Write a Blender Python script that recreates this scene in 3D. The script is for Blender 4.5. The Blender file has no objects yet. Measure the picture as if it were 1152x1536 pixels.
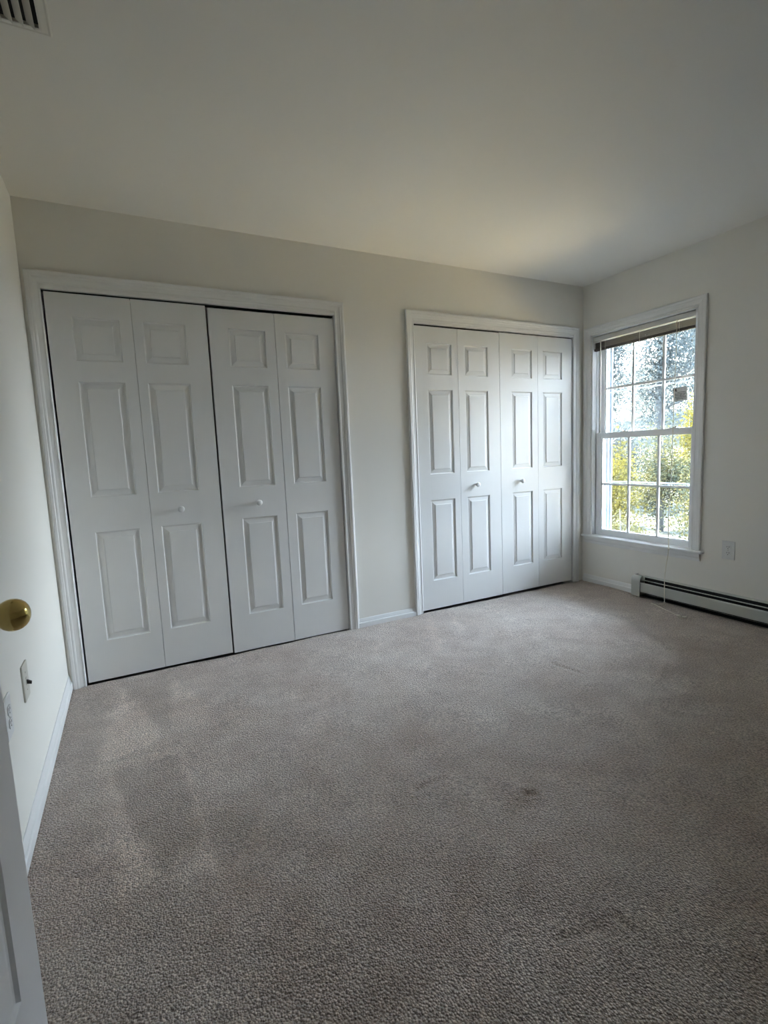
import bpy, math, random
import numpy as np
from mathutils import Vector, Matrix
random.seed(7); RNG = np.random.default_rng(7)
SC = bpy.context.scene
COL = SC.collection

# ------------------------------------------------------------------ camera
F_PX, PAN, TILT, ROLL = 745.53, math.radians(26.958), math.radians(-6.708), math.radians(-2.461)
CAM = Vector((-3.4248, -2.9898, 1.1623))
fwd = Vector((math.sin(PAN)*math.cos(TILT), math.cos(PAN)*math.cos(TILT), math.sin(TILT)))
rt = Vector((math.cos(PAN), -math.sin(PAN), 0)); up = rt.cross(fwd)
r2 = math.cos(ROLL)*rt + math.sin(ROLL)*up; u2 = -math.sin(ROLL)*rt + math.cos(ROLL)*up
cd = bpy.data.cameras.new('camera'); cam = bpy.data.objects.new('camera', cd); COL.objects.link(cam)
cd.sensor_fit = 'HORIZONTAL'; cd.sensor_width = 36; cd.lens = F_PX/1152*36; cd.clip_start = .02
M = Matrix((r2, u2, -fwd)).transposed().to_4x4(); M.translation = CAM; cam.matrix_world = M
SC.camera = cam

# ------------------------------------------------------------------ world, sun, portals, exposure
vs = SC.view_settings
vs.view_transform = 'Standard'; vs.look = 'None'; vs.gamma = 1; vs.use_curve_mapping = False
vs.exposure = 2.30
SKY_STRENGTH = 10.5
w = bpy.data.worlds.new('hazy_sky'); SC.world = w; w.use_nodes = True
nt = w.node_tree; nt.nodes.clear()
wo = nt.nodes.new('ShaderNodeOutputWorld'); bg = nt.nodes.new('ShaderNodeBackground')
tc = nt.nodes.new('ShaderNodeTexCoord'); sx = nt.nodes.new('ShaderNodeSeparateXYZ'); rp = nt.nodes.new('ShaderNodeValToRGB')
rp.color_ramp.elements[0].position = 0.0; rp.color_ramp.elements[0].color = (.87, .94, 1.03, 1)
rp.color_ramp.elements[1].position = 0.9; rp.color_ramp.elements[1].color = (.53, .74, 1.04, 1)
nt.links.new(tc.outputs['Generated'], sx.inputs[0]); nt.links.new(sx.outputs['Z'], rp.inputs[0])
nt.links.new(rp.outputs[0], bg.inputs[0]); bg.inputs[1].default_value = SKY_STRENGTH
nt.links.new(bg.outputs[0], wo.inputs[0])
sd = bpy.data.lights.new('sun', 'SUN'); sun = bpy.data.objects.new('sun', sd); COL.objects.link(sun)
sd.energy = 38.0; sd.angle = math.radians(1.5); sd.color = (1, .93, .80)
sun.rotation_euler = Vector((0.12, -0.55, -0.83)).to_track_quat('-Z', 'Y').to_euler()

# room dimensions (metres): back wall y = 0, window wall x = 0, carpet z = 0
XL, YR, HC = -3.799, -4.9, 2.436
WIN = dict(y0=-.088, y1=-.928, z0=.397, z1=2.030)
for dy in (0,):
    pl = bpy.data.lights.new('window_portal', 'AREA'); po = bpy.data.objects.new('window_portal', pl); COL.objects.link(po)
    pl.shape = 'RECTANGLE'; pl.size = 1.0; pl.size_y = 1.8; pl.cycles.is_portal = True
    po.location = (.26, (WIN['y0']+WIN['y1'])/2+dy, 1.215)
    po.rotation_euler = Vector((-1, 0, 0)).to_track_quat('-Z', 'Z').to_euler()
try:
    SC.cycles.max_bounces = 9; SC.cycles.diffuse_bounces = 6; SC.cycles.transparent_max_bounces = 24
    SC.cycles.sample_clamp_indirect = 8; SC.cycles.use_denoising = True
except Exception:
    pass

# ------------------------------------------------------------------ materials
def mat(name, col, rough=.5, metal=0, spec=.5, noise=None, bump=None, coat=0):
    """noise=(scale, amount, [stretch]); bump=(scale, strength, distance, [stretch])"""
    m = bpy.data.materials.new(name); m.use_nodes = True
    t = m.node_tree; b = t.nodes['Principled BSDF']
    b.inputs['Base Color'].default_value = (*col, 1); b.inputs['Roughness'].default_value = rough
    b.inputs['Metallic'].default_value = metal; b.inputs['Specular IOR Level'].default_value = spec
    b.inputs['Coat Weight'].default_value = coat
    tc = t.nodes.new('ShaderNodeTexCoord')
    def noi(scale, st, det=4):
        mp = t.nodes.new('ShaderNodeMapping'); mp.inputs['Scale'].default_value = st
        t.links.new(tc.outputs['Object'], mp.inputs[0])
        n = t.nodes.new('ShaderNodeTexNoise'); n.inputs['Scale'].default_value = scale; n.inputs['Detail'].default_value = min(det, 2)
        t.links.new(mp.outputs[0], n.inputs['Vector']); return n
    if noise:
        n = noi(noise[0], noise[2] if len(noise) > 2 else (1, 1, 1))
        r = t.nodes.new('ShaderNodeValToRGB'); a = noise[1]
        r.color_ramp.elements[0].position = .3; r.color_ramp.elements[1].position = .7
        r.color_ramp.elements[0].color = (*[c*(1-a) for c in col], 1); r.color_ramp.elements[1].color = (*[min(1, c*(1+a)) for c in col], 1)
        t.links.new(n.outputs['Fac'], r.inputs[0]); t.links.new(r.outputs[0], b.inputs['Base Color'])
    if bump:
        n = noi(bump[0], bump[3] if len(bump) > 3 else (1, 1, 1), 3)
        bn = t.nodes.new('ShaderNodeBump'); bn.inputs['Strength'].default_value = bump[1]; bn.inputs['Distance'].default_value = bump[2]
        t.links.new(n.outputs['Fac'], bn.inputs['Height']); t.links.new(bn.outputs[0], b.inputs['Normal'])
    return m

MAT = {}
MAT['wall'] = mat('cream_wall_paint', (.81, .79, .735), .75, spec=.25, noise=(1.3, .012))
MAT['ceiling'] = mat('white_ceiling_paint', (.78, .765, .72), .9, spec=.1, noise=(.9, .01))
MAT['trim'] = mat('white_trim_paint', (.80, .80, .79), .38, noise=(5, .012))
MAT['door'] = mat('white_moulded_door', (.77, .77, .76), .55, spec=.3, bump=(120, .25, .0006, (1, 1, .06)))
MAT['entry'] = mat('white_entry_door', (.76, .76, .77), .45, bump=(120, .2, .0006, (1, 1, .06)))
MAT['vinyl'] = mat('white_window_vinyl', (.80, .81, .82), .35)
MAT['brass'] = mat('polished_brass', (.62, .47, .17), .10, metal=1, noise=(9, .06))
MAT['knob'] = mat('white_knob_paint', (.82, .82, .81), .3)
MAT['heater'] = mat('heater_enamel', (.52, .53, .49), .45, noise=(4, .03))
MAT['black'] = mat('black_metal_shadow_liner', (.012, .012, .012), .7)  # stands in for shade inside the heater; also colours the closet track
MAT['fin'] = mat('dull_aluminium_fins', (.16, .16, .16), .5, metal=.6)
MAT['plate'] = mat('white_wall_plate', (.70, .70, .69), .4)
MAT['ivory'] = mat('ivory_switch_plate', (.60, .58, .50), .4)
MAT['toggle'] = mat('dark_brown_toggle', (.035, .028, .025), .35)
MAT['slot'] = mat('dark_slots', (.02, .02, .02), .7)
MAT['screw'] = mat('plate_screw', (.55, .53, .48), .35, metal=.5)
MAT['slat'] = mat('taupe_blind_slats', (.085, .070, .064), .5, noise=(30, .10, (.2, 1, 8)))
MAT['rail'] = mat('blind_headrail', (.66, .65, .62), .4)
MAT['cord'] = mat('ivory_cord', (.78, .73, .62), .7, noise=(300, .1))
MAT['wand'] = mat('pale_tilt_wand', (.86, .85, .80), .25)
MAT['vent'] = mat('ceiling_register_enamel', (.66, .64, .58), .5)
MAT['dark'] = mat('duct_dark', (.02, .02, .018), .9)
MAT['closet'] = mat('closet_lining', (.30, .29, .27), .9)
MAT['siding'] = mat('white_siding', (.75, .76, .78), .6)
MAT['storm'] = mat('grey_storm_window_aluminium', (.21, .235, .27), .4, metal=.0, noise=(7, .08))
MAT['lock'] = mat('sash_lock_metal', (.62, .61, .58), .35, metal=.3)

def glass_mat():
    m = bpy.data.materials.new('clear_window_glass'); m.use_nodes = True; t = m.node_tree; t.nodes.clear()
    o = t.nodes.new('ShaderNodeOutputMaterial'); mx = t.nodes.new('ShaderNodeMixShader')
    tr = t.nodes.new('ShaderNodeBsdfTransparent'); tr.inputs[0].default_value = (.95, .97, .965, 1)
    gl = t.nodes.new('ShaderNodeBsdfGlossy'); gl.inputs['Roughness'].default_value = .02
    fr = t.nodes.new('ShaderNodeFresnel'); fr.inputs[0].default_value = 1.45
    t.links.new(fr.outputs[0], mx.inputs[0]); t.links.new(tr.outputs[0], mx.inputs[1]); t.links.new(gl.outputs[0], mx.inputs[2])
    t.links.new(mx.outputs[0], o.inputs[0]); return m
MAT['glass'] = glass_mat()

def carpet_mat():
    m = bpy.data.materials.new('beige_cut_pile_carpet'); m.use_nodes = True; t = m.node_tree; b = t.nodes['Principled BSDF']
    N = t.nodes.new; L = t.links.new
    b.inputs['Roughness'].default_value = 1; b.inputs['Specular IOR Level'].default_value = .05
    b.inputs['Sheen Weight'].default_value = .5; b.inputs['Sheen Roughness'].default_value = .6; b.inputs['Sheen Tint'].default_value = (.9, .88, .88, 1)
    tc = N('ShaderNodeTexCoord')
    def noi(s, d, off=0, rough=.5):
        mp = N('ShaderNodeMapping'); mp.inputs['Location'].default_value = (off, off*.7, 0); L(tc.outputs['Object'], mp.inputs[0])
        n = N('ShaderNodeTexNoise'); n.inputs['Scale'].default_value = s; n.inputs['Detail'].default_value = d; n.inputs['Roughness'].default_value = rough
        L(mp.outputs[0], n.inputs['Vector']); return n
    fine = noi(150, 2, rough=.65)
    r = N('ShaderNodeValToRGB'); r.color_ramp.elements[0].position = .33; r.color_ramp.elements[1].position = .66
    r.color_ramp.elements[0].color = (.235, .187, .153, 1); r.color_ramp.elements[1].color = (.80, .695, .60, 1)
    L(fine.outputs['Fac'], r.inputs[0])
    big = noi(1.9, 6, 3.1, .68)
    r2 = N('ShaderNodeValToRGB'); r2.color_ramp.elements[0].position = .36; r2.color_ramp.elements[1].position = .64
    r2.color_ramp.elements[0].color = (.80, .735, .70, 1); r2.color_ramp.elements[1].color = (1.0, 1.0, 1.0, 1)
    L(big.outputs['Fac'], r2.inputs[0])
    mx = N('ShaderNodeMix'); mx.data_type = 'RGBA'; mx.blend_type = 'MULTIPLY'; mx.inputs[0].default_value = 1
    L(r.outputs[0], mx.inputs[6]); L(r2.outputs[0], mx.inputs[7])
    mid = noi(8.5, 3, 7.7, .6)
    r3 = N('ShaderNodeValToRGB'); r3.color_ramp.elements[0].position = .36; r3.color_ramp.elements[1].position = .60
    r3.color_ramp.elements[0].color = (.84, .815, .80, 1); r3.color_ramp.elements[1].color = (1.0, 1.0, 1.0, 1)
    L(mid.outputs['Fac'], r3.inputs[0])
    mx3 = N('ShaderNodeMix'); mx3.data_type = 'RGBA'; mx3.blend_type = 'MULTIPLY'; mx3.inputs[0].default_value = 1
    L(mx.outputs[2], mx3.inputs[6]); L(r3.outputs[0], mx3.inputs[7]); mx = mx3
    at = N('ShaderNodeAttribute'); at.attribute_name = 'pile_lay'
    mx2 = N('ShaderNodeMix'); mx2.data_type = 'RGBA'; mx2.blend_type = 'MULTIPLY'; mx2.inputs[0].default_value = 1
    L(mx.outputs[2], mx2.inputs[6]); L(at.outputs['Color'], mx2.inputs[7])
    L(mx2.outputs[2], b.inputs['Base Color'])
    vo = N('ShaderNodeTexVoronoi'); vo.inputs['Scale'].default_value = 185; L(tc.outputs['Object'], vo.inputs['Vector'])
    bn = N('ShaderNodeBump'); bn.inputs['Strength'].default_value = .9; bn.inputs['Distance'].default_value = .005; bn.invert = True
    L(vo.outputs['Distance'], bn.inputs['Height'])
    L(bn.outputs[0], b.inputs['Normal'])
    return m
MAT['carpet'] = carpet_mat()

def leaf_mat(name, c1, c2, trans=.4, scale=1.2):
    m = bpy.data.materials.new(name); m.use_nodes = True; t = m.node_tree; t.nodes.clear(); N = t.nodes.new; L = t.links.new
    o = N('ShaderNodeOutputMaterial'); mx = N('ShaderNodeMixShader'); mx.inputs[0].default_value = trans
    d = N('ShaderNodeBsdfDiffuse'); tr = N('ShaderNodeBsdfTranslucent')
    tc = N('ShaderNodeTexCoord'); n = N('ShaderNodeTexNoise'); n.inputs['Scale'].default_value = scale; n.inputs['Detail'].default_value = 6
    n.inputs['Roughness'].default_value = .7
    r = N('ShaderNodeValToRGB'); r.color_ramp.elements[0].position = .38; r.color_ramp.elements[1].position = .62
    r.color_ramp.elements[0].color = (*c1, 1); r.color_ramp.elements[1].color = (*c2, 1)
    L(tc.outputs['Object'], n.inputs['Vector']); L(n.outputs['Fac'], r.inputs[0])
    L(r.outputs[0], d.inputs[0]); L(r.outputs[0], tr.inputs[0]); L(d.outputs[0], mx.inputs[1]); L(tr.outputs[0], mx.inputs[2]); L(mx.outputs[0], o.inputs[0])
    return m
MAT['leaf_yellow'] = leaf_mat('yellow_autumn_leaves', (.030, .030, .010), (.070, .058, .012))
MAT['leaf_mixed'] = leaf_mat('mottled_leaves', (.014, .021, .019), (.050, .044, .016), scale=2.0)
MAT['leaf_olive'] = leaf_mat('olive_leaves', (.018, .021, .011), (.046, .042, .020))
MAT['leaf_green'] = leaf_mat('grey_green_needles', (.013, .019, .017), (.027, .033, .026))
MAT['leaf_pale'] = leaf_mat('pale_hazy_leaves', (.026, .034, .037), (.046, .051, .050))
MAT['bark'] = mat('grey_bark', (.016, .018, .019), .9, noise=(6, .3))
MAT['slope'] = mat('dark_leaf_litter', (.030, .031, .027), 1, spec=0, noise=(2.2, .55))
MAT['ground'] = mat('pale_gravel_yard', (.25, .195, .12), 1, spec=0, noise=(1.5, .35))

def sticker_mat():
    m = bpy.data.materials.new('printed_paper_label'); m.use_nodes = True; t = m.node_tree; b = t.nodes['Principled BSDF']; N = t.nodes.new; L = t.links.new
    b.inputs['Roughness'].default_value = .7
    tc = N('ShaderNodeTexCoord'); mp = N('ShaderNodeMapping'); mp.inputs['Scale'].default_value = (1, 1, 1)
    br = N('ShaderNodeTexNoise'); br.inputs['Scale'].default_value = 1; br.inputs['Detail'].default_value = 2
    mp.inputs['Scale'].default_value = (1, 260, 40)
    L(tc.outputs['Object'], mp.inputs[0]); L(mp.outputs[0], br.inputs['Vector'])
    r = N('ShaderNodeValToRGB'); r.color_ramp.elements[0].position = .36; r.color_ramp.elements[1].position = .46
    r.color_ramp.elements[0].color = (.25, .25, .26, 1); r.color_ramp.elements[1].color = (.62, .63, .62, 1)
    L(br.outputs['Fac'], r.inputs[0]); L(r.outputs[0], b.inputs['Base Color']); return m
MAT['sticker'] = sticker_mat()

# ------------------------------------------------------------------ helpers
class MB:
    def __init__(s): s.v = []; s.f = []; s.smooth = []
    def face(s, idx, sm=False): s.f.append(tuple(idx)); s.smooth.append(sm)
    def box(s, x0, x1, y0, y1, z0, z1, bev=0):
        x0, x1 = min(x0, x1), max(x0, x1); y0, y1 = min(y0, y1), max(y0, y1); z0, z1 = min(z0, z1), max(z0, z1)
        if bev <= 0:
            b = len(s.v)
            s.v += [(x, y, z) for z in (z0, z1) for y in (y0, y1) for x in (x0, x1)]
            for q in ((0,2,3,1),(4,5,7,6),(0,1,5,4),(2,6,7,3),(0,4,6,2),(1,3,7,5)): s.face([b+i for i in q])
            return s
        import bmesh
        bm = bmesh.new(); bmesh.ops.create_cube(bm, size=1)
        for v in bm.verts: v.co = Vector(((x0+x1)/2+v.co.x*(x1-x0), (y0+y1)/2+v.co.y*(y1-y0), (z0+z1)/2+v.co.z*(z1-z0)))
        bmesh.ops.bevel(bm, geom=bm.edges[:], offset=bev, segments=2, affect='EDGES', profile=.5)
        b = len(s.v); bm.verts.index_update()
        s.v += [tuple(v.co) for v in bm.verts]
        for f in bm.faces: s.face([b+v.index for v in f.verts])
        bm.free(); return s
    def loft(s, rings, closed=True, caps=False, sm=False):
        b = len(s.v); n = len(rings[0])
        for r in rings: s.v += [tuple(p) for p in r]
        for i in range(len(rings)-1):
            for j in range(n if closed else n-1):
                k = (j+1) % n
                s.face((b+i*n+j, b+i*n+k, b+(i+1)*n+k, b+(i+1)*n+j), sm)
        if caps:
            s.face([b+j for j in range(n)][::-1]); s.face([b+(len(rings)-1)*n+j for j in range(n)])
        return s
    def tube(s, pts, rad, n=8):
        pts = [Vector(p) for p in pts]; rads = rad if isinstance(rad, (list, tuple)) else [rad]*len(pts)
        rings = []; ref = None
        for i, p in enumerate(pts):
            d = (pts[min(i+1, len(pts)-1)]-pts[max(i-1, 0)]).normalized()
            a = d.cross(Vector((0, 0, 1))) if abs(d.z) < .95 else d.cross(Vector((1, 0, 0)))
            if ref is not None:
                a2 = ref - d*ref.dot(d)
                if a2.length > 1e-4: a = a2
            a.normalize(); ref = a; c = d.cross(a)
            rings.append([p+rads[i]*(math.cos(2*math.pi*k/n)*a+math.sin(2*math.pi*k/n)*c) for k in range(n)])
        return s.loft(rings, True, True, True)
    def lathe(s, o, ax, prof, n=24):
        """prof: list of (radius, distance along ax)"""
        o = Vector(o); ax = Vector(ax).normalized()
        a = ax.cross(Vector((0, 0, 1))) if abs(ax.z) < .9 else ax.cross(Vector((1, 0, 0)))
        a.normalize(); c = ax.cross(a)
        rings = [[o+ax*h+max(r, 1e-5)*(math.cos(2*math.pi*k/n)*a+math.sin(2*math.pi*k/n)*c) for k in range(n)] for r, h in prof]
        return s.loft(rings, True, True, True)
    def build(s, name, m, parent=None, loc=None):
        me = bpy.data.meshes.new(name); me.from_pydata(s.v, [], s.f); me.validate()
        if len(me.polygons) == len(s.smooth): me.polygons.foreach_set('use_smooth', s.smooth)
        import bmesh
        bm = bmesh.new(); bm.from_mesh(me); bmesh.ops.recalc_face_normals(bm, faces=bm.faces[:]); bm.to_mesh(me); bm.free()
        me.materials.append(MAT[m]); o = bpy.data.objects.new(name, me); COL.objects.link(o)
        if parent: o.parent = parent
        if loc: o.location = loc
        return o
def tag(o, label=None, cat=None, group=None, kind=None):
    if label: o['label'] = label
    if cat: o['category'] = cat
    if group: o['group'] = group
    if kind: o['kind'] = kind
    return o
def empty(name, loc=(0, 0, 0)):
    o = bpy.data.objects.new(name, None); COL.objects.link(o); o.location = loc; o.empty_display_size = .1; return o
def copy_tree(o, parent=None):
    c = o.copy(); COL.objects.link(c); c.parent = parent
    for ch in list(o.children): copy_tree(ch, c)
    return c
def struct(o, label, cat): return tag(o, label, cat, kind='structure')

# ------------------------------------------------------------------ shell
OPENL, OPENR, HEAD = (-3.722, -2.196), (-1.622, -.119), 2.030
b = MB(); T = .12
b.box(XL-.2, OPENL[0]-.012, 0, T, -.05, HC)
b.box(OPENL[1]+.012, OPENR[0]-.012, 0, T, -.05, HC); b.box(OPENR[1]+.012, .2, 0, T, -.05, HC)
b.box(OPENL[0]-.012, OPENL[1]+.012, 0, T, HEAD+.012, HC); b.box(OPENR[0]-.012, OPENR[1]+.012, 0, T, HEAD+.012, HC)
struct(b.build('wall_back', 'wall'), 'cream painted back wall around the two closets', 'wall')
# window wall with two window openings
b = MB(); WT = .16
def hole(dy): return WIN['y0']+dy, WIN['y1']+dy
ya, yb = hole(0)
for (y0, y1) in ((.12, ya), (yb, YR-.12)): b.box(0, WT, y0, y1, -.05, HC)
for (y0, y1) in ((ya, yb),):
    b.box(0, WT, y0, y1, -.05, WIN['z0']-.03); b.box(0, WT, y0, y1, WIN['z1'], HC)
struct(b.build('wall_right', 'wall'), 'cream painted window wall with double hung window and baseboard heater', 'wall')
# left wall with the doorway beside which the open door hangs
DY0, DY1 = -2.70, -3.50
b = MB(); b.box(XL-T, XL, .12, DY0, -.05, HC); b.box(XL-T, XL, DY1, YR-.12, -.05, HC); b.box(XL-T, XL, DY0, DY1, 2.05, HC)
struct(b.build('wall_left', 'wall'), 'white left wall carrying the light switch and outlet', 'wall')
b = MB(); b.box(XL-T, .16, YR-T, YR, -.05, HC)
struct(b.build('wall_rear', 'wall'), 'plain cream wall at the rear of the room', 'wall')
b = MB()   # hall beyond the doorway
b.box(XL-1.3, XL-1.18, -4.0, -2.2, -.05, HC); b.box(XL-1.3, XL-T, -2.2, -2.08, -.05, HC); b.box(XL-1.3, XL-T, -4.12, -4.0, -.05, HC)
struct(b.build('wall_hall', 'wall'), 'plain hall walls beyond the bedroom doorway', 'wall')
b = MB(); b.box(XL-1.4, .30, -5.1, .95, HC, HC+.25)
struct(b.build('ceiling', 'ceiling'), 'plain off-white ceiling over the whole room', 'ceiling')
for i, (x0, x1) in enumerate((OPENL, OPENR)):   # closet interiors
    b = MB(); e = .04
    b.box(x0-.05, x1+.05, .74, .78, -.05, HC); b.box(x0-.09, x0-.05, T, .78, -.05, HC); b.box(x1+.05, x1+.09, T, .78, -.05, HC)
    struct(b.build('wall_closet_%d' % (i+1), 'closet'), 'dim closet lining behind the %s bifold doors' % ('wider left' if i == 0 else 'right'), 'wall')

# carpet: a fine grid with undulation, furniture dents and vacuum strokes
def in_poly(P, poly):
    c = np.zeros(len(P), bool); n = len(poly)
    for i in range(n):
        (x0, y0), (x1, y1) = poly[i], poly[(i+1) % n]
        k = ((y0 > P[:, 1]) != (y1 > P[:, 1])) & (P[:, 0] < (x1-x0)*(P[:, 1]-y0)/(y1-y0+1e-12)+x0)
        c ^= k
    return c
def seg_dist(P, a, c):
    a = np.array(a); c = np.array(c); d = c-a; t = np.clip(((P-a)@d)/(d@d), 0, 1)
    return np.linalg.norm(P-(a+t[:, None]*d), axis=1)
def build_floor():
    st = .010; xs = np.arange(XL-.0, .0+st*.5, st); ys = np.arange(YR, .0+st*.5, st)
    X, Y = np.meshgrid(xs, ys); P = np.c_[X.ravel(), Y.ravel()]
    z = .0012*(np.sin(P[:, 0]*7.1+P[:, 1]*3.3)+np.sin(P[:, 0]*2.9-P[:, 1]*8.7)+np.sin(P[:, 0]*15+1.3*P[:, 1]*11))
    lay = np.ones(len(P))
    jit = np.c_[np.sin(P[:, 1]*41)+np.sin(P[:, 0]*57+1), np.sin(P[:, 0]*49)+np.sin(P[:, 1]*63+2)]*.008
    Q = P+jit
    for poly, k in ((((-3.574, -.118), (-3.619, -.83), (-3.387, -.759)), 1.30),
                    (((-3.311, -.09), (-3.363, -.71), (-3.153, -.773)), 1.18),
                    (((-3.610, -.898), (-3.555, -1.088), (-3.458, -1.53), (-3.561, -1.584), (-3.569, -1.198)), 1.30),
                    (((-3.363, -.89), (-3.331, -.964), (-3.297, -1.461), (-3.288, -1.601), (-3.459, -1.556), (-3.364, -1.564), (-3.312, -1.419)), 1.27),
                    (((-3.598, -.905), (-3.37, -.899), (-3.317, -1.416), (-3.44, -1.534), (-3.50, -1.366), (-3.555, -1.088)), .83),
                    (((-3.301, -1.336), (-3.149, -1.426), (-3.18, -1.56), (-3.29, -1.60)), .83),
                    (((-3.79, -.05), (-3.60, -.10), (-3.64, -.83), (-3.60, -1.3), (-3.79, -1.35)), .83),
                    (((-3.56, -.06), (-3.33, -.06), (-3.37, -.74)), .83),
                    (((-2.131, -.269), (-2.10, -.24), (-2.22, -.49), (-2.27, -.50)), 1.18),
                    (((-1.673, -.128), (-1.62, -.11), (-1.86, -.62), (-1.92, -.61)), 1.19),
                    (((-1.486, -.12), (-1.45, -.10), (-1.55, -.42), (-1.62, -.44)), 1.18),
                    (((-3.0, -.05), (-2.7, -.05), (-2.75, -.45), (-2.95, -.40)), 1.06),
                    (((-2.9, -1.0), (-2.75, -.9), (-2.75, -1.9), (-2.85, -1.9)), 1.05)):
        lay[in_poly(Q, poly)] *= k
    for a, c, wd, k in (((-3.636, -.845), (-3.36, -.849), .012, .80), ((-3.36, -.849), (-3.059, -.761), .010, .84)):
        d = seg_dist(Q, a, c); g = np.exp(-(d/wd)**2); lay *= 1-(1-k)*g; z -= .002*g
    for a, c, wd, dep in (((-2.334, -1.800), (-2.306, -1.819), .011, .0115), ((-2.636, -1.598), (-2.524, -1.595), .013, .006),
                          ((-2.453, -2.241), (-2.446, -2.291), .008, .008), ((-1.481, -1.103), (-1.445, -1.271), .012, .006),
                          ((-1.776, -2.198), (-1.783, -2.261), .010, .004), ((-2.62, -2.22), (-2.51, -2.25), .010, .005)):
        d = seg_dist(P, a, c); z -= dep*np.exp(-(d/wd)**2); z += dep*.3*np.exp(-((d-2.2*wd)/wd)**2)
    d = seg_dist(Q, (-2.634, -2.255), (-2.508, -2.270)); lay *= 1+.16*np.exp(-(d/.022)**2)
    ny, nx = X.shape; V = np.c_[P, z]
    for _ in range(2):
        L = lay.reshape(ny, nx); L = (L+np.roll(L, 1, 0)+np.roll(L, -1, 0)+np.roll(L, 1, 1)+np.roll(L, -1, 1))/5; lay = L.ravel()
    i = np.arange(ny*nx).reshape(ny, nx)
    Fq = np.stack([i[:-1, :-1], i[:-1, 1:], i[1:, 1:], i[1:, :-1]], -1).reshape(-1, 4)
    me = np_mesh('floor', V, Fq, True)
    at = me.color_attributes.new('pile_lay', 'FLOAT_COLOR', 'POINT')
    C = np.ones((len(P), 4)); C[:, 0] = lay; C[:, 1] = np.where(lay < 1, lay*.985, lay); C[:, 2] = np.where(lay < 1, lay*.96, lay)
    at.data.foreach_set('color', C.astype(np.float32).ravel())
    me.materials.append(MAT['carpet']); o = bpy.data.objects.new('floor', me); COL.objects.link(o); return o
def np_mesh(name, V, Fq, smooth=False):
    me = bpy.data.meshes.new(name); nf, k = Fq.shape
    me.vertices.add(len(V)); me.vertices.foreach_set('co', np.asarray(V, np.float32).ravel())
    me.loops.add(nf*k); me.loops.foreach_set('vertex_index', Fq.astype(np.int32).ravel())
    me.polygons.add(nf); me.polygons.foreach_set('loop_start', np.arange(nf, dtype=np.int32)*k)
    try: me.polygons.foreach_set('loop_total', np.full(nf, k, np.int32))
    except Exception: pass
    me.polygons.foreach_set('use_smooth', np.full(nf, smooth)); me.update(calc_edges=True); return me
struct(build_floor(), 'beige cut pile carpet with vacuum strokes and furniture dents', 'carpet')
b = MB(); b.box(XL-1.4, .16, -5.1, .95, -.25, -.03)
struct(b.build('floor_slab', 'closet'), 'floor slab under the carpet and the closets', 'floor')
b = MB(); b.box(XL-1.18, XL, -4.0, -2.2, -.03, -.004)
struct(b.build('floor_hall', 'closet'), 'hall floor beyond the bedroom doorway', 'floor')

# ------------------------------------------------------------------ mouldings
CASING = [(0, 0), (0, .007), (.003, .0095), (.007, .0100), (.010, .0085), (.014, .0085), (.030, .0105), (.034, .0135),
          (.038, .0145), (.044, .0140), (.047, .0165), (.055, .0170), (.060, .0160), (.0625, .0130), (.0625, 0)]
def casing_set(parent, a0, a1, z0, z1, mp, legs_name='side_casing', head_name='head_casing', width=.0625):
    k = width/.0625; pr = [(d*k, t) for d, t in CASING]
    def strip(name, e0, e1):
        m = MB(); m.loft([[mp(*e0(d), t) for d, t in pr], [mp(*e1(d), t) for d, t in pr]], True, True); return m.build(name, 'trim', parent)
    s = 1 if a1 > a0 else -1
    strip(legs_name, lambda d: (a0-s*d, z0), lambda d: (a0-s*d, z1+d))
    strip(head_name, lambda d: (a0-s*d, z1+d), lambda d: (a1+s*d, z1+d))
    strip(legs_name, lambda d: (a1+s*d, z1+d), lambda d: (a1+s*d, z0))
back = lambda a, z, t: (a, -t, z)
right = lambda a, z, t: (-t, a, z)
for n, ((x0, x1), lab) in enumerate(((OPENL, 'white moulded casing around the left closet opening'), (OPENR, 'white moulded casing around the right closet opening'))):
    t = empty('trim_%d' % (n+1), ((x0+x1)/2, 0, 0)); struct(t, lab, 'trim')
    off = Vector(t.location)
    mp = lambda a, z, tt, off=off: tuple(Vector(back(a, z, tt))-off)
    casing_set(t, x0, x1, -.004, 2.0475, mp)
    m = MB(); m.box(x0-.012-off.x, x0-off.x, -.0015, T, -.004, HEAD+.012); m.build('side_jamb', 'trim', t)
    m = MB(); m.box(x1-off.x, x1+.012-off.x, -.0015, T, -.004, HEAD+.012); m.build('side_jamb', 'trim', t)
    m = MB(); m.box(x0-off.x, x1-off.x, -.0035, T, HEAD, HEAD+.018); m.build('head_jamb', 'trim', t)
    m = MB(); m.box(x0-off.x, x1-off.x, .022, .05, HEAD-.006, HEAD); m.build('door_track', 'black', t)
def baseboard(name, p0, p1, nrm, h, lab, zb=-.006):
    p0, p1, nrm = Vector(p0), Vector(p1), Vector(nrm); pr = [(0, zb), (.014, zb), (.014, h*.50), (.0115, h*.57), (.0085, h*.60), (.0085, h*.66), (.0065, h*.80), (.0045, h*.93), (.0025, h), (0, h)]
    m = MB(); m.loft([[p+nrm*d+Vector((0, 0, z)) for d, z in pr] for p in (p0, p1)], True, True)
    return struct(m.build(name, 'trim'), lab, 'baseboard')
baseboard('baseboard_left', (XL, -.001, 0), (XL, DY0+.07, 0), (1, 0, 0), .078, 'white baseboard running along the left wall', .006)
baseboard('baseboard_back', (OPENL[1]+.0635, 0, 0), (OPENR[0]-.0635, 0, 0), (0, -1, 0), .060, 'short white baseboard between the two closets')
baseboard('baseboard_right', (0, -.018, 0), (0, -.529, 0), (-1, 0, 0), .062, 'short white baseboard under the window beside the heater')

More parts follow.
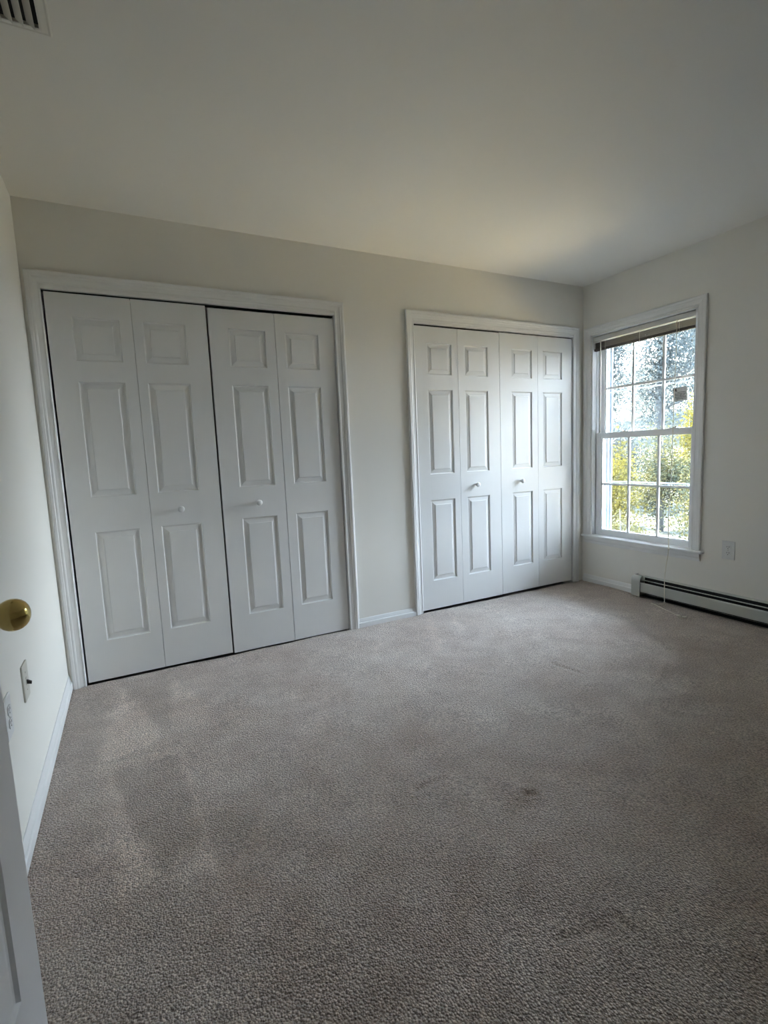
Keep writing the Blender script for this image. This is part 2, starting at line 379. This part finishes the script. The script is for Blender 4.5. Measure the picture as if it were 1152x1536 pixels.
# ------------------------------------------------------------------ closet doors
def raised_panel(parent, x0, x1, z0, z1, y, m='door', name='raised_panel', sgn=-1, depth=.008):
    """moulded panel: steep cove, wide bevel, raised field; faces sgn*y"""
    rings = []
    for ins, dep in ((0, 0), (.004, depth*.85), (.009, depth), (.034, .0035), (.0355, .0008), (.040, .0004)):
        yy = y-sgn*dep
        rings.append([(x0+ins, yy, z0+ins), (x1-ins, yy, z0+ins), (x1-ins, yy, z1-ins), (x0+ins, yy, z1-ins)])
    mb = MB(); mb.loft(rings, True, False); b0 = len(mb.v)-4; mb.face([b0, b0+1, b0+2, b0+3])
    return mb.build(name, m, parent)
def slab(x0, x1, z0, z1, y, th, panels, sgn=-1):
    """door slab with rectangular cut-outs for its panels on the face at y"""
    xs = sorted({x0, x1, *[p[0] for p in panels], *[p[1] for p in panels]}); zs = sorted({z0, z1, *[p[2] for p in panels], *[p[3] for p in panels]})
    mb = MB(); yb = y-sgn*th
    for i in range(len(xs)-1):
        for j in range(len(zs)-1):
            cx, cz = (xs[i]+xs[i+1])/2, (zs[j]+zs[j+1])/2
            if any(p[0] < cx < p[1] and p[2] < cz < p[3] for p in panels): continue
            q = len(mb.v); mb.v += [(xs[i], y, zs[j]), (xs[i+1], y, zs[j]), (xs[i+1], y, zs[j+1]), (xs[i], y, zs[j+1])]; mb.face((q, q+1, q+2, q+3))
    q = len(mb.v); mb.v += [(x, yy, z) for yy in (y, yb) for z in (z0, z1) for x in (x0, x1)]
    for f in ((4, 5, 7, 6), (0, 1, 5, 4), (2, 3, 7, 6), (0, 2, 6, 4), (1, 3, 7, 5)): mb.face([q+i for i in f])
    import bmesh
    bm = bmesh.new()
    vs_ = [bm.verts.new(v) for v in mb.v]; bm.verts.index_update()
    for f in mb.f: bm.faces.new([vs_[i] for i in f])
    bmesh.ops.remove_doubles(bm, verts=bm.verts[:], dist=1e-6); bm.verts.index_update()
    r = MB(); r.v = [tuple(v.co) for v in bm.verts]; r.f = [tuple(v.index for v in f.verts) for f in bm.faces]; r.smooth = [False]*len(r.f); bm.free()
    return r
PZ = ((1.693, 1.907), (1.0, 1.590), (.227, .815))
def bifold(n, leaves, ztop, zbot, y, lab):
    cx = (leaves[0][0]+leaves[-1][1])/2
    root = empty('door_%d' % n, (cx, 0, 0)); struct(root, lab, 'closet door')
    for (x0, x1, p0, p1, kx) in leaves:
        pans = [(p0-cx, p1-cx, a, c) for a, c in PZ]
        lf = slab(x0-cx, x1-cx, zbot, ztop, y, .034, pans).build('door_leaf', 'door', root)
        for p in pans: raised_panel(lf, *p, y)
        if kx is not None:
            k = MB(); k.lathe((kx-cx, y, .903), (0, -1, 0), [(.0095, -.002), (.0085, .006), (.008, .012), (.012, .015), (.0165, .019), (.0180, .024), (.0170, .029), (.0130, .033), (.006, .0348), (.0, .035)], 24)
            tag(k.build('knob', 'knob', lf), 'small round white wooden knob')
    for zz in (.25, 1.0, 1.78):   # leaf hinges sit in the shadow on the closet side
        h = MB(); h.box(leaves[0][1]-cx-.02, leaves[1][0]-cx+.02, y+.0345, y+.037, zz-.03, zz+.03); h.build('hinge', 'lock', root)
    return root
bifold(1, [(-3.713, -3.3355, -3.607, -3.394, None), (-3.3335, -2.962, -3.287, -3.073, -3.180)], 2.0185, .013, .004, 'white bifold closet door nearest the left wall, with one knob')
bifold(2, [(-2.951, -2.577, -2.846, -2.634, -2.744), (-2.5735, -2.2015, -2.516, -2.305, None)], 2.0095, .006, .006, 'white bifold door filling the right half of the left closet')
bifold(3, [(-1.616, -1.2605, -1.520, -1.311, None), (-1.2585, -.8815, -1.201, -.991, -1.118)], 2.016, .018, .004, 'white bifold door filling the left half of the right closet')
bifold(4, [(-.8775, -.4985, -.765, -.558, -.681), (-.4965, -.1255, -.443, -.236, None)], 2.019, .018, .004, 'white bifold closet door nearest the window corner')

# ------------------------------------------------------------------ open entry door on the left
def entry_door():
    hinge = Vector((-3.7235, -2.668, 0)); edge = Vector((-3.668, -1.887, 0))    # room-side face line
    d = edge-hinge; W = d.length; ang = math.atan2(d.y, d.x)
    root = empty('door_5', hinge); root.rotation_euler.z = ang; struct(root, 'open white panelled entry door with brass knob against the left wall', 'door')
    # local: x along the leaf, face at y = 0 looking to -y (the room)
    st = .112; mid = W/2; pans = []
    for (z0, z1) in ((.235, .82), (1.0, 1.59), (1.70, 1.91)):
        pans += [(st, mid-.05, z0, z1), (mid+.05, W-st, z0, z1)]
    lf = slab(0, W, .016, 2.035, 0, .035, pans).build('door_leaf', 'entry', root)
    for p in pans: raised_panel(lf, *p, 0, 'entry')
    kx, kz = W-.066, .914
    for s in (-1, 1):
        y0 = 0 if s < 0 else .035
        k = MB(); k.lathe((kx, y0, kz), (0, s, 0), [(.031, 0), (.0315, .003), (.028, .007), (.016, .010), (.012, .014), (.0115, .022)], 32)
        tag(k.build('rosette', 'brass', root), 'round brass rosette')
        k = MB(); pr = [(.0115, .018)]
        for i in range(1, 13):
            a = math.pi*i/12; pr.append((.0280*math.sin(a)**.9 if i < 12 else 0, .050-.0255*math.cos(a)))
        k.lathe((kx, y0, kz), (0, s, 0), pr, 40); tag(k.build('knob', 'brass', root), 'polished brass ball knob')
    m = MB(); m.box(W-.001, W+.0015, .006, .029, kz-.028, kz+.028); m.build('latch_plate', 'brass', root)
    for zz in (.25, 1.05, 1.8):
        m = MB(); m.tube([(-.006, .004, zz-.045), (-.006, .004, zz+.045)], .006, 10); m.build('hinge', 'brass', root)
entry_door()
t = empty('trim_3', (XL, (DY0+DY1)/2, 0)); struct(t, 'white casing around the doorway in the left wall', 'trim')
off = Vector(t.location); lw = lambda a, z, tt: tuple(Vector((XL+tt, a, z))-off)
casing_set(t, DY0, DY1, 0, 2.05, lw)

# ------------------------------------------------------------------ windows
def window(n, dy, lab, with_sticker):
    y0, y1, z0, z1 = WIN['y0'], WIN['y1'], WIN['z0'], WIN['z1']
    root = empty('window_%d' % n, (0, (y0+y1)/2+dy, z0)); struct(root, lab, 'window')
    o = Vector((0, (y0+y1)/2, z0))
    def bx(name, m, parts, parent=root, bev=0):
        mb = MB()
        for p in parts: mb.box(p[0]-o.x, p[1]-o.x, p[2]-o.y, p[3]-o.y, p[4]-o.z, p[5]-o.z, bev)
        return mb.build(name, m, parent)
    mp = lambda a, z, tt: tuple(Vector(right(a, z, tt))-o)
    casing_set(root, y0+.005, y1-.005, z0, z1+.005, mp)
    # jamb liner reaching outdoors, with track ribs
    bx('side_jamb', 'vinyl', [(-.0, .042, y0, y0-.010, z0, z1), (.042, .20, y0, y0-.014, z0, z1), (.072, .080, y0-.014, y0-.026, z0, z1), (.108, .116, y0-.014, y0-.030, z0, z1)])
    bx('added_storm_track', 'storm', [(.132, .140, y0-.014, y0-.034, z0, z1), (.140, .20, y0-.014, y0-.026, z0, z1), (.154, .160, y0-.026, y0-.040, z0, z1), (.19, .20, y0-.026, y0-.044, z0, z1)])  # grey track added over the white jamb to dull its glare
    bx('side_jamb', 'vinyl', [(-.0, .042, y1, y1+.010, z0, z1), (.042, .20, y1, y1+.014, z0, z1), (.072, .080, y1+.014, y1+.026, z0, z1), (.108, .116, y1+.014, y1+.030, z0, z1)])
    bx('added_storm_track', 'storm', [(.132, .140, y1+.014, y1+.034, z0, z1), (.140, .20, y1+.014, y1+.026, z0, z1), (.154, .160, y1+.026, y1+.040, z0, z1), (.19, .20, y1+.026, y1+.044, z0, z1)])
    bx('head_jamb', 'vinyl', [(0, .20, y0, y1, z1-.012, z1), (.072, .080, y0, y1, z1-.026, z1), (.14, .20, y0, y1, z1-.04, z1)])
    bx('sill', 'vinyl', [(.03, .24, y0, y1, z0-.03, z0+.004), (.14, .24, y0, y1, z0-.03, z0+.012)])
    bx('stool', 'trim', [(-.040, .042, y0+.072, y1-.092, z0-.004, z0+.014)], bev=.006)
    # apron under the stool
    pr = [(0, 0), (.008, 0), (.0095, .010), (.010, .022), (.0135, .027), (.0150, .036), (.0150, .050), (.012, .056), (0, .056)]
    mb = MB(); mb.loft([[Vector((-tt, yy, z0-.004-.056+zz))-o for tt, zz in pr] for yy in (y0+.058, y1-.066)], True, True); mb.build('apron', 'trim', root)
    # exterior casing
    bx('exterior_casing', 'siding', [(.16, .185, y0, y0+.09, z0-.09, z1+.09), (.16, .185, y1, y1-.09, z0-.09, z1+.09), (.16, .185, y0, y1, z1, z1+.09), (.16, .20, y0, y1, z0-.09, z0-.03)])
    gy0, gy1 = -.152, -.886
    def sash(name, xf, th, sy0, sy1, sz0, sz1, gz0, gz1, zm):
        bars = [(xf, xf+th, sy0, gy0, sz0, sz1), (xf, xf+th, gy1, sy1, sz0, sz1), (xf, xf+th, gy0, gy1, sz0, gz0), (xf, xf+th, gy0, gy1, gz1, sz1)]
        s = bx(name, 'vinyl', bars, bev=.002)
        e = .006   # glazing bead inside the rails
        bx('glazing_bead', 'vinyl', [(xf+.006, xf+.022, gy0, gy0-e, gz0, gz1), (xf+.006, xf+.022, gy1, gy1+e, gz0, gz1), (xf+.006, xf+.022, gy0-e, gy1+e, gz0, gz0+e), (xf+.006, xf+.022, gy0-e, gy1+e, gz1-e, gz1)], s)
        xm = xf+th*.5; mw = .0085; ys = [gy0+(gy1-gy0)*k/3 for k in (1, 2)]
        for yy in ys: bx('muntin', 'vinyl', [(xm-.006, xm+.006, yy-mw, yy+mw, gz0, gz1)], s)
        bx('muntin', 'vinyl', [(xm-.0055, xm+.0055, gy0, gy1, zm-mw, zm+mw)], s)
        ye = [gy0, *ys, gy1]
        for i in range(3):
            for (a, c) in ((gz0, zm), (zm, gz1)): bx('pane', 'glass', [(xm-.0005, xm+.0005, ye[i], ye[i+1], a, c)], s)
        return s, xm
    up, xm = sash('upper_sash', .080, .030, y0-.014, y1+.014, 1.215, z1-.012, 1.248, z1-.045, 1.607)
    lo, _ = sash('lower_sash', .042, .030, y0-.010, y1+.010, z0+.010, 1.252, .455, 1.212, .836)
    for yy in (-.36, -.76):
        mb = MB(); c = Vector((.056, yy, 1.252))-o
        mb.lathe(c, (0, 0, 1), [(.016, 0), (.016, .004), (.011, .007), (.010, .011), (.0, .012)], 16)
        mb.box(c.x-.006, c.x+.006, c.y-.030, c.y+.030, c.z, c.z+.005)
        mb.tube([c+Vector((0, 0, .010)), c+Vector((-.012, -.012, .014)), c+Vector((-.020, -.026, .014))], [.005, .004, .0035], 8)
        tag(mb.build('sash_lock', 'lock', lo), 'small cam lock on the meeting rail')
    # outer storm frame at half height
    sx0, sx1 = .142, .150; a, c, zb, zt, w_ = y0-.040, y1+.040, .845, 1.585, .011
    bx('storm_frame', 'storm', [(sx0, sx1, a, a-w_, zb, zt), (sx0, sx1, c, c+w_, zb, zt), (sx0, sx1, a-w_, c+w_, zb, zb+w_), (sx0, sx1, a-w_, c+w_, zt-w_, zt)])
    if with_sticker:
        mb = MB(); cc = Vector((xm-.0014, -.766, 1.490))-o; hw, hh, tl = .050, .048, math.radians(-3)
        pts = [(-hw, -hh), (hw, -hh), (hw, hh), (-hw, hh)]
        ring = [Vector((0, p*math.cos(tl)-q*math.sin(tl), p*math.sin(tl)+q*math.cos(tl))) for p, q in pts]
        mb.loft([[cc+r for r in ring], [cc+r+Vector((.0006, 0, 0)) for r in ring]], True, True)
        s = tag(mb.build('sticker', 'sticker', up), 'square printed paper sticker on the right upper pane')
        mb = MB(); mb.box(cc.x-.0012, cc.x-.0002, cc.y+.047, cc.y+.028, cc.z+.022, cc.z+.042)
        for q, (l0, l1) in enumerate(((-.040, .020), (-.044, .044), (-.030, .036), (-.044, .040), (-.036, .028))):
            mb.box(cc.x-.0012, cc.x-.0002, cc.y+l0, cc.y+l1, cc.z+.012-q*.011, cc.z+.015-q*.011)
        mb.build('sticker_print', 'slot', up)
    return root
window(1, 0, 'white double hung window with grilles and view of autumn trees', True)

# ------------------------------------------------------------------ blind in the visible window
def blind():
    y0, y1 = WIN['y0']-.013, WIN['y1']+.013
    root = empty('window_blind', (.018, (y0+y1)/2, 2.018)); o = Vector(root.location)
    tag(root, 'raised taupe mini blind with white headrail in the window', 'blind')
    def mk(name, m, fn):
        mb = MB(); fn(mb); mb.v = [tuple(Vector(v)-o) for v in mb.v]; return mb.build(name, m, root)
    # U-shaped headrail
    mk('headrail', 'rail', lambda b: (b.box(.004, .006, y0, y1, 1.982, 2.016), b.box(.030, .032, y0, y1, 1.982, 2.016), b.box(.004, .032, y0, y1, 1.980, 1.983), b.box(.004, .009, y0, y1, 2.013, 2.016)))
    for yy in (y0, y1): mk('end_bracket', 'rail', lambda b, yy=yy: b.box(.002, .034, yy-.002, yy+.002, 1.976, 2.018))
    zs = np.linspace(1.968, 1.9235, 12)
    for i, z in enumerate(zs):
        tl = random.uniform(-.02, .05); dz = random.uniform(-.0006, .0006); sh = random.uniform(-.0015, .0015)
        ya, yb = y0-.004, y1+.004
        pr = []
        for k in range(5):
            t = -1+k*.5; pr.append((.018+sh+.0125*t*math.cos(tl), z+dz+.0022*(1-t*t)-.0125*t*math.sin(tl)))
        ring = pr+[(x, zz-.0008) for x, zz in reversed(pr)]
        sag = .0012*math.sin(i*1.7) if i < 9 else 0
        mk('slat', 'slat', lambda b, ring=ring, sag=sag: b.loft([[Vector((x, ya, zz)) for x, zz in ring], [Vector((x, (ya+yb)/2, zz-sag)) for x, zz in ring], [Vector((x, yb, zz)) for x, zz in ring]], True, True))
    mk('bottom_rail', 'slat', lambda b: b.box(.006, .030, y0-.004, y1+.004, 1.904, 1.9235, .003))
    for yy in (y0-.11, (y0+y1)/2, y1+.11):
        for xx in (.0035, .0325): mk('ladder_cord', 'cord', lambda b, yy=yy, xx=xx: b.tube([(xx, yy, 1.982), (xx+random.uniform(-.001, .001), yy+.001, 1.945), (xx, yy, 1.904)], .0011, 6))
        mk('ladder_plug', 'rail', lambda b, yy=yy: b.lathe((.018, yy, 1.902), (0, 0, -1), [(.006, -.002), (.006, .002), (.004, .003), (0, .0032)], 12))
    mk('tilt_wand', 'wand', lambda b: (b.tube([(-.001, -.175, 1.985), (-.003, -.175, 1.972)], .0022, 6), b.tube([(-.003, -.175, 1.974), (-.003, -.1755, 1.255)], .0042, 8)))
    mk('lift_cord', 'cord', lambda b: b.tube([(.001, -.790, 1.985), (.003, -.788, 1.75), (.003, -.781, 1.40), (.000, -.778, 1.0), (-.010, -.770, .62), (-.035, -.790, .45), (-.0465, -.800, .418), (-.0475, -.802, .395), (-.060, -.795, .30), (-.085, -.800, .20), (-.092, -.806, .10), (-.096, -.812, .03), (-.108, -.812, .0085), (-.150, -.790, .0090), (-.163, -.770, .0090), (-.165, -.755, .0090), (-.155, -.748, .0090), (-.160, -.765, .0095), (-.185, -.83, .0090), (-.225, -.92, .0090), (-.262, -1.005, .0095)], .0027, 8))
    mk('cord_knot', 'cord', lambda b: b.lathe((-.0485, -.8015, .402), (0, .3, 1), [(0, -.010), (.005, -.008), (.0065, 0), (.005, .008), (0, .010)], 12))
    for p, d in (((-.262, -1.003, .0105), (-.02, -1, 0)), ((-.263, -1.043, .0105), (.25, -1, 0))):
        mk('tassel', 'cord', lambda b, p=p, d=d: b.lathe(p, d, [(.002, 0), (.005, .003), (.006, .010), (.0085, .022), (.009, .026), (.007, .028), (0, .0285)], 14))
blind()

# ------------------------------------------------------------------ baseboard heater on the window wall
def heater():
    ya, yb = -.530, -4.60
    root = empty('baseboard_heater', (0, ya, 0)); tag(root, 'long low white hydronic baseboard heater under the window', 'heater'); o = Vector(root.location)
    def prof(name, m, pts, y0, y1):
        mb = MB(); mb.loft([[Vector((-x, yy, z))-o for x, z in pts] for yy in (y0, y1)], True, True); return mb.build(name, m, root)
    y0 = ya-.062
    prof('back_panel', 'heater', [(0.001, .012), (.003, .012), (.003, .150), (.020, .153), (.026, .151), (.0265, .149), (.020, .1505), (.003, .1475+.006), (.001, .157)], y0, yb)
    prof('shade_liner', 'black', [(.0032, .014), (.0045, .014), (.0045, .149), (.0032, .149)], y0, yb)  # black sheet in place of the shade inside the heater
    prof('shade_pan', 'black', [(.0045, .010), (.060, .010), (.060, .0115), (.0045, .0115)], y0, yb)  # black sheet added as the shadow under the cover; heater is open below
    prof('front_cover', 'heater', [(.062, .042), (.066, .040), (.0675, .043), (.0675, .104), (.066, .110), (.060, .1135), (.055, .112), (.055, .1105), (.060, .1115), (.0645, .1085), (.0655, .104), (.0655, .044)], y0, yb)
    prof('damper', 'heater', [(.030, .1295), (.047, .1285), (.048, .1275), (.047, .1270), (.030, .1280)], y0, yb)
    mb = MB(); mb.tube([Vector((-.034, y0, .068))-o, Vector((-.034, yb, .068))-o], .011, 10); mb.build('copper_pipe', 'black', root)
    mb = MB()
    n = int((y0-yb)/.012)
    for i in range(n):
        yy = y0-.03-i*.012
        if yy < yb+.02: break
        mb.box(-.052-o.x, -.014-o.x, yy-o.y, yy-.0008-o.y, .045-o.z, .10-o.z)
    f = mb.build('fin_element', 'fin', root); f['kind'] = 'stuff'
    # end cap: rounded top, slightly proud of the cover
    pts = [(0.0, .004), (.074, .004), (.076, .008), (.076, .118)]
    for k in range(1, 8):
        a = math.pi/2*k/8; pts.append((.046+.030*math.cos(a), .118+.042*math.sin(a)))
    pts += [(.040, .161), (0.0, .162)]
    inn = [(.003, .004)]
    mb = MB(); mb.loft([[Vector((-x, yy, z))-o for x, z in pts] for yy in (ya, ya-.004)], True, True)
    outer = pts[1:-1]; inner = [(max(x-.002, 0), z-.002 if z > .06 else z) for x, z in outer]
    ring = outer+inner[::-1]
    mb.loft([[Vector((-x, yy, z))-o for x, z in ring] for yy in (ya-.004, ya-.070)], True, True)
    mb.build('end_cap', 'heater', root)
heater()

# ------------------------------------------------------------------ wall plates
def screws(root, spots, ax, o):
    for s in spots:
        mb = MB(); mb.lathe(s, ax, [(.0034, -.001), (.0034, .0006), (.002, .0011), (0, .0012)], 12); mb.build('screw', 'screw', root)
def plate_box(root, name, m, mp, a0, a1, z0, z1, t0, t1, bev):
    c = [mp(a, z, t) for a in (a0, a1) for z in (z0, z1) for t in (t0, t1)]
    mb = MB(); xs, ys, zs = zip(*c); mb.box(min(xs), max(xs), min(ys), max(ys), min(zs), max(zs), bev); return mb.build(name, m, root)
def outlet(loc, mp, ax, lab, w_=.078, h_=.121):
    root = empty('wall_outlet', loc); tag(root, lab, 'outlet')
    plate_box(root, 'plate', 'plate', mp, -w_/2, w_/2, -h_/2, h_/2, 0, .006, .0024)
    for s in (1, -1):
        mb = MB(); n = 20; ring = []
        for k in range(n):
            a = 2*math.pi*k/n; ring.append((max(-.0165, min(.0165, .0185*math.cos(a))), max(-.0135, min(.0135, .0175*math.sin(a)))+s*.0195))
        mb.loft([[Vector(mp(p, q, t)) for p, q in ring] for t in (.004, .0085)], True, True)
        r = mb.build('receptacle', 'plate', root)
        for da, hh in ((-.0065, .0045), (.0065, .0036)): plate_box(r, 'slot', 'slot', mp, da-.0013, da+.0013, s*.0195+.004-hh, s*.0195+.004+hh, .007, .0088, 0)
        mb = MB(); mb.lathe(mp(0, s*.0195-.0075, .007), ax, [(.0026, 0), (.0026, .0018), (0, .0019)], 10); mb.build('ground_hole', 'slot', r)
    screws(root, [mp(0, 0, .006)], ax, loc)
mr = lambda a, z, t: (-t, a, z); ml = lambda a, z, t: (t, a, z)
outlet((0, -1.174, .442), mr, (-1, 0, 0), 'white duplex outlet on the wall right of the window')
outlet((XL, -1.276, .455), ml, (1, 0, 0), 'white duplex outlet on the left wall, half behind the open door')
root = empty('light_switch', (XL, -1.004, .454)); tag(root, 'ivory light switch plate with a dark toggle on the left wall', 'switch')
plate_box(root, 'plate', 'ivory', ml, -.041, .041, -.061, .061, 0, .006, .0024)
plate_box(root, 'collar', 'ivory', ml, -.006, .006, -.013, .013, .005, .0075, .001)
mb = MB(); mb.loft([[(.006, -.0045, -.009), (.006, .0045, -.009), (.006, .0045, .005), (.006, -.0045, .005)], [(.020, -.0036, -.013), (.020, .0036, -.013), (.021, .0036, -.005), (.021, -.0036, -.005)]], True, True); tag(mb.build('toggle', 'toggle', root), 'dark brown toggle lever')
screws(root, [(.006, 0, .030), (.006, 0, -.030)], (1, 0, 0), None)

# ------------------------------------------------------------------ ceiling register
def register():
    x1, y1 = -3.506, -1.112; x0, y0 = x1-.30, y1-.40
    x0 = max(x0, XL+.03); cx, cy = (x0+x1)/2, (y0+y1)/2
    root = empty('ceiling_vent', (cx, cy, HC)); tag(root, 'cream metal air register in the ceiling corner', 'vent')
    fw = .030; z1, zb = 0, -.012
    def ring(d, z): return [(x0-cx+d, y0-cy+d, z), (x1-cx-d, y0-cy+d, z), (x1-cx-d, y1-cy-d, z), (x0-cx+d, y1-cy-d, z)]
    mb = MB(); mb.loft([ring(0, 0), ring(0, -.004), ring(.004, -.007), ring(.009, -.006), ring(.024, -.011), ring(fw, -.011), ring(fw, .0)], True, False); mb.build('frame', 'vent', root)
    mb = MB(); mb.box(x0-cx+fw, x1-cx-fw, y0-cy+fw, y1-cy-fw, -.0015, -.0005); mb.build('dark_backing', 'dark', root)  # dark sheet in place of the shaded duct
    x = x1-cx-.040
    while x > x0-cx+fw:
        mb = MB(); ya, yb = y0-cy+fw, y1-cy-fw
        prof = [(x, -.019), (x-.0012, -.019), (x-.020, -.003), (x-.019, -.0025)]
        mb.loft([[(p, ya, q) for p, q in prof], [(p, yb, q) for p, q in prof]], True, True); mb.build('louver', 'vent', root)
        x -= .026
register()

# ------------------------------------------------------------------ outdoors
def ground_z(x, y): return -3.0+(max(0, x-5)*.10+max(0, x-20)*.17)*min(1, max(.15, (y+2)/9))+.25*math.sin(x*.5+y*.3)
def build_ground(name, x0, x1, m, lab):
    xs = np.linspace(x0, x1, 50); ys = np.linspace(-40, 60, 80); X, Y = np.meshgrid(xs, ys)
    Z = -3.0+(np.maximum(0, X-5)*.10+np.maximum(0, X-20)*.17)*np.clip((Y+2)/9, .15, 1)+.25*np.sin(X*.5+Y*.3)
    ny, nx = X.shape; i = np.arange(ny*nx).reshape(ny, nx)
    me = np_mesh(name, np.c_[X.ravel(), Y.ravel(), Z.ravel()], np.stack([i[:-1, :-1], i[:-1, 1:], i[1:, 1:], i[1:, :-1]], -1).reshape(-1, 4), True)
    me.materials.append(MAT[m]); o = bpy.data.objects.new(name, me); COL.objects.link(o)
    return struct(o, lab, 'ground')
build_ground('ground', .22, 11.5, 'ground', 'pale sunlit gravel yard below the window')
build_ground('ground_slope', 11.5, 75, 'slope', 'leaf littered wooded slope beyond the yard')
def foliage(name, cen, rad, n, size, m, parent, o, flat=1.0, clumps=14):
    cen = np.asarray(cen, float); rad = np.asarray(rad, float)
    d = RNG.normal(size=(clumps, 3)); d /= np.linalg.norm(d, axis=1)[:, None]; cc = cen+d*rad*(RNG.random((clumps, 1))**.5)*.85
    k = RNG.integers(0, clumps, n); P = cc[k]+np.clip(RNG.normal(size=(n, 3)), -2.2, 2.2)*rad*.18
    A = RNG.normal(size=(n, 3)); A[:, 2] *= flat; A /= np.linalg.norm(A, axis=1)[:, None]
    Bv = np.cross(A, RNG.normal(size=(n, 3))); Bv /= np.linalg.norm(Bv, axis=1)[:, None]
    s = size*(.6+.8*RNG.random((n, 1)))
    V = np.stack([P-A*s, P-Bv*s*.5, P+A*s, P+Bv*s*.5], 1).reshape(-1, 3)-np.asarray(o)
    me = np_mesh(name, V, np.arange(4*n).reshape(n, 4)); me.materials.append(MAT[m])
    ob = bpy.data.objects.new(name, me); COL.objects.link(ob); ob.parent = parent; ob['kind'] = 'stuff'; return ob
def tree(kind, x, y, h, w_, n, size, m, lab, cat, group, bare=0, zlow=None):
    z = ground_z(x, y)-.1; root = empty(kind, (x, y, z)); tag(root, lab, cat, group)
    mb = MB(); tr = .02*h; bend = random.uniform(-.04, .04)*h
    mb.tube([(0, 0, 0), (bend*.3, bend*.2, h*.35), (bend, bend*.4, h*.7), (bend*.8, bend, h*.97)], [tr, tr*.75, tr*.45, tr*.08], 8); mb.build('trunk', 'bark', root)
    mb = MB()
    for i in range(12 if bare else 7):
        a = random.uniform(0, 6.28); t = random.uniform(.3, .9); L = w_*random.uniform(.5, 1.0)*(1.1-t*.5)
        p0 = Vector((bend*t, bend*.4*t, h*t)); dr = Vector((math.cos(a), math.sin(a), random.uniform(.3, .9))).normalized()
        p1 = p0+dr*L*.5+Vector((0, 0, random.uniform(-.1, .1)*L)); p2 = p0+dr*L
        mb.tube([p0, p1, p2], [tr*.4, tr*.25, tr*.05], 5)
        for j in range(4 if bare else 2):
            q = p0.lerp(p2, random.uniform(.3, .95)); d2 = (dr+Vector((random.uniform(-.9, .9), random.uniform(-.9, .9), random.uniform(-.2, .6)))).normalized()
            mb.tube([q, q+d2*L*.25, q+d2*L*.45+Vector((0, 0, .05*L))], [tr*.14, tr*.09, tr*.02], 4)
    br = mb.build('branches', 'bark', root); br['kind'] = 'stuff'
    zl = .18 if zlow is None else zlow
    foliage('foliage', (x+bend*.5, y, z+h*(zl+1)/2), (w_, w_, h*(1-zl)/2), n, size, m, root, (x, y, z), clumps=70)
    return root
# shrubs and small trees of the lower view, then taller pale trees behind
LOW = [(6.9, 4.9, 2.9, .9, 7500, .036, 'leaf_olive', 'low olive shrub nearest the house, at the foot of the panes'),
       (6.9, 2.1, 1.7, .85, 3500, .040, 'leaf_green', 'low grey green shrub right of the nearest olive shrub'),
       (10.2, 7.8, 3.9, 1.0, 8500, .042, 'leaf_yellow', 'bright yellow leaved young tree seen through the lower left panes'),
       (10.2, 4.75, 3.5, 1.0, 8500, .042, 'leaf_mixed', 'mottled olive and grey tree seen through the lower right panes'),
       (10.2, 1.6, 2.4, .95, 4000, .050, 'leaf_yellow', 'yellow shrub far right of the window view'),
       (13.7, 11.6, 4.0, 1.0, 6000, .050, 'leaf_yellow', 'yellow tree half hidden by the left window jamb'),
       (13.7, 8.4, 4.0, 1.05, 8500, .048, 'leaf_mixed', 'mottled evergreen standing behind the middle lower panes'),
       (13.7, 5.2, 3.8, 1.0, 5000, .052, 'leaf_olive', 'olive shrub further up the slope at the right'),
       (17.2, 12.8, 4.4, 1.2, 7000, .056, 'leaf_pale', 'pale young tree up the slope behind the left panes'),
       (17.2, 9.2, 5.0, .9, 5500, .052, 'leaf_yellow', 'slender yellow topped tree showing at the right upper panes')]
for (x, y, h, w_, n, s, m, lab) in LOW:
    tree('autumn_shrub', x, y, h, w_, n, s, m, lab, 'shrub', 'autumn shrubs on the slope outside', zlow=.04)
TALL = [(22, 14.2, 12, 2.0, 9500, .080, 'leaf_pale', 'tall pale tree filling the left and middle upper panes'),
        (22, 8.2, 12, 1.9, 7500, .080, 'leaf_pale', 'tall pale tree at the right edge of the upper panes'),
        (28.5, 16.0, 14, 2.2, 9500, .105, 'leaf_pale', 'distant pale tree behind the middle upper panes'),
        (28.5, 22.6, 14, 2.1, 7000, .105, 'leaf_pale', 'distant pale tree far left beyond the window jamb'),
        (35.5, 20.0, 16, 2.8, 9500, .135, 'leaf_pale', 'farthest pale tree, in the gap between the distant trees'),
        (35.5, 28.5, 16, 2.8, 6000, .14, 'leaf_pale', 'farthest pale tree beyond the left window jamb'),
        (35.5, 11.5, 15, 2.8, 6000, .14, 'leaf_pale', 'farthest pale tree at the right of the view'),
        (9, -8.5, 10, 2.2, 6000, .085, 'leaf_pale', 'near pale tree at the side of the yard, added out of view to shade the window'),  # four unseen trees added to keep daylight off the right closet doors
        (15, -7.5, 12, 2.2, 6000, .085, 'leaf_pale', 'pale tree at the far corner of the yard, added out of view to shade the window'),
        (8, -15.5, 11, 2.2, 5000, .085, 'leaf_pale', 'pale tree further along the yard, added out of view to shade the window'),
        (15, -15, 12, 2.2, 5000, .085, 'leaf_pale', 'pale tree behind the yard trees, added out of view to shade the window')]
for (x, y, h, w_, n, s, m, lab) in TALL:
    tree('tall_tree', x, y, h, w_, n, s, m, lab, 'tree', 'tall trees beyond the slope', bare=1, zlow=.12)
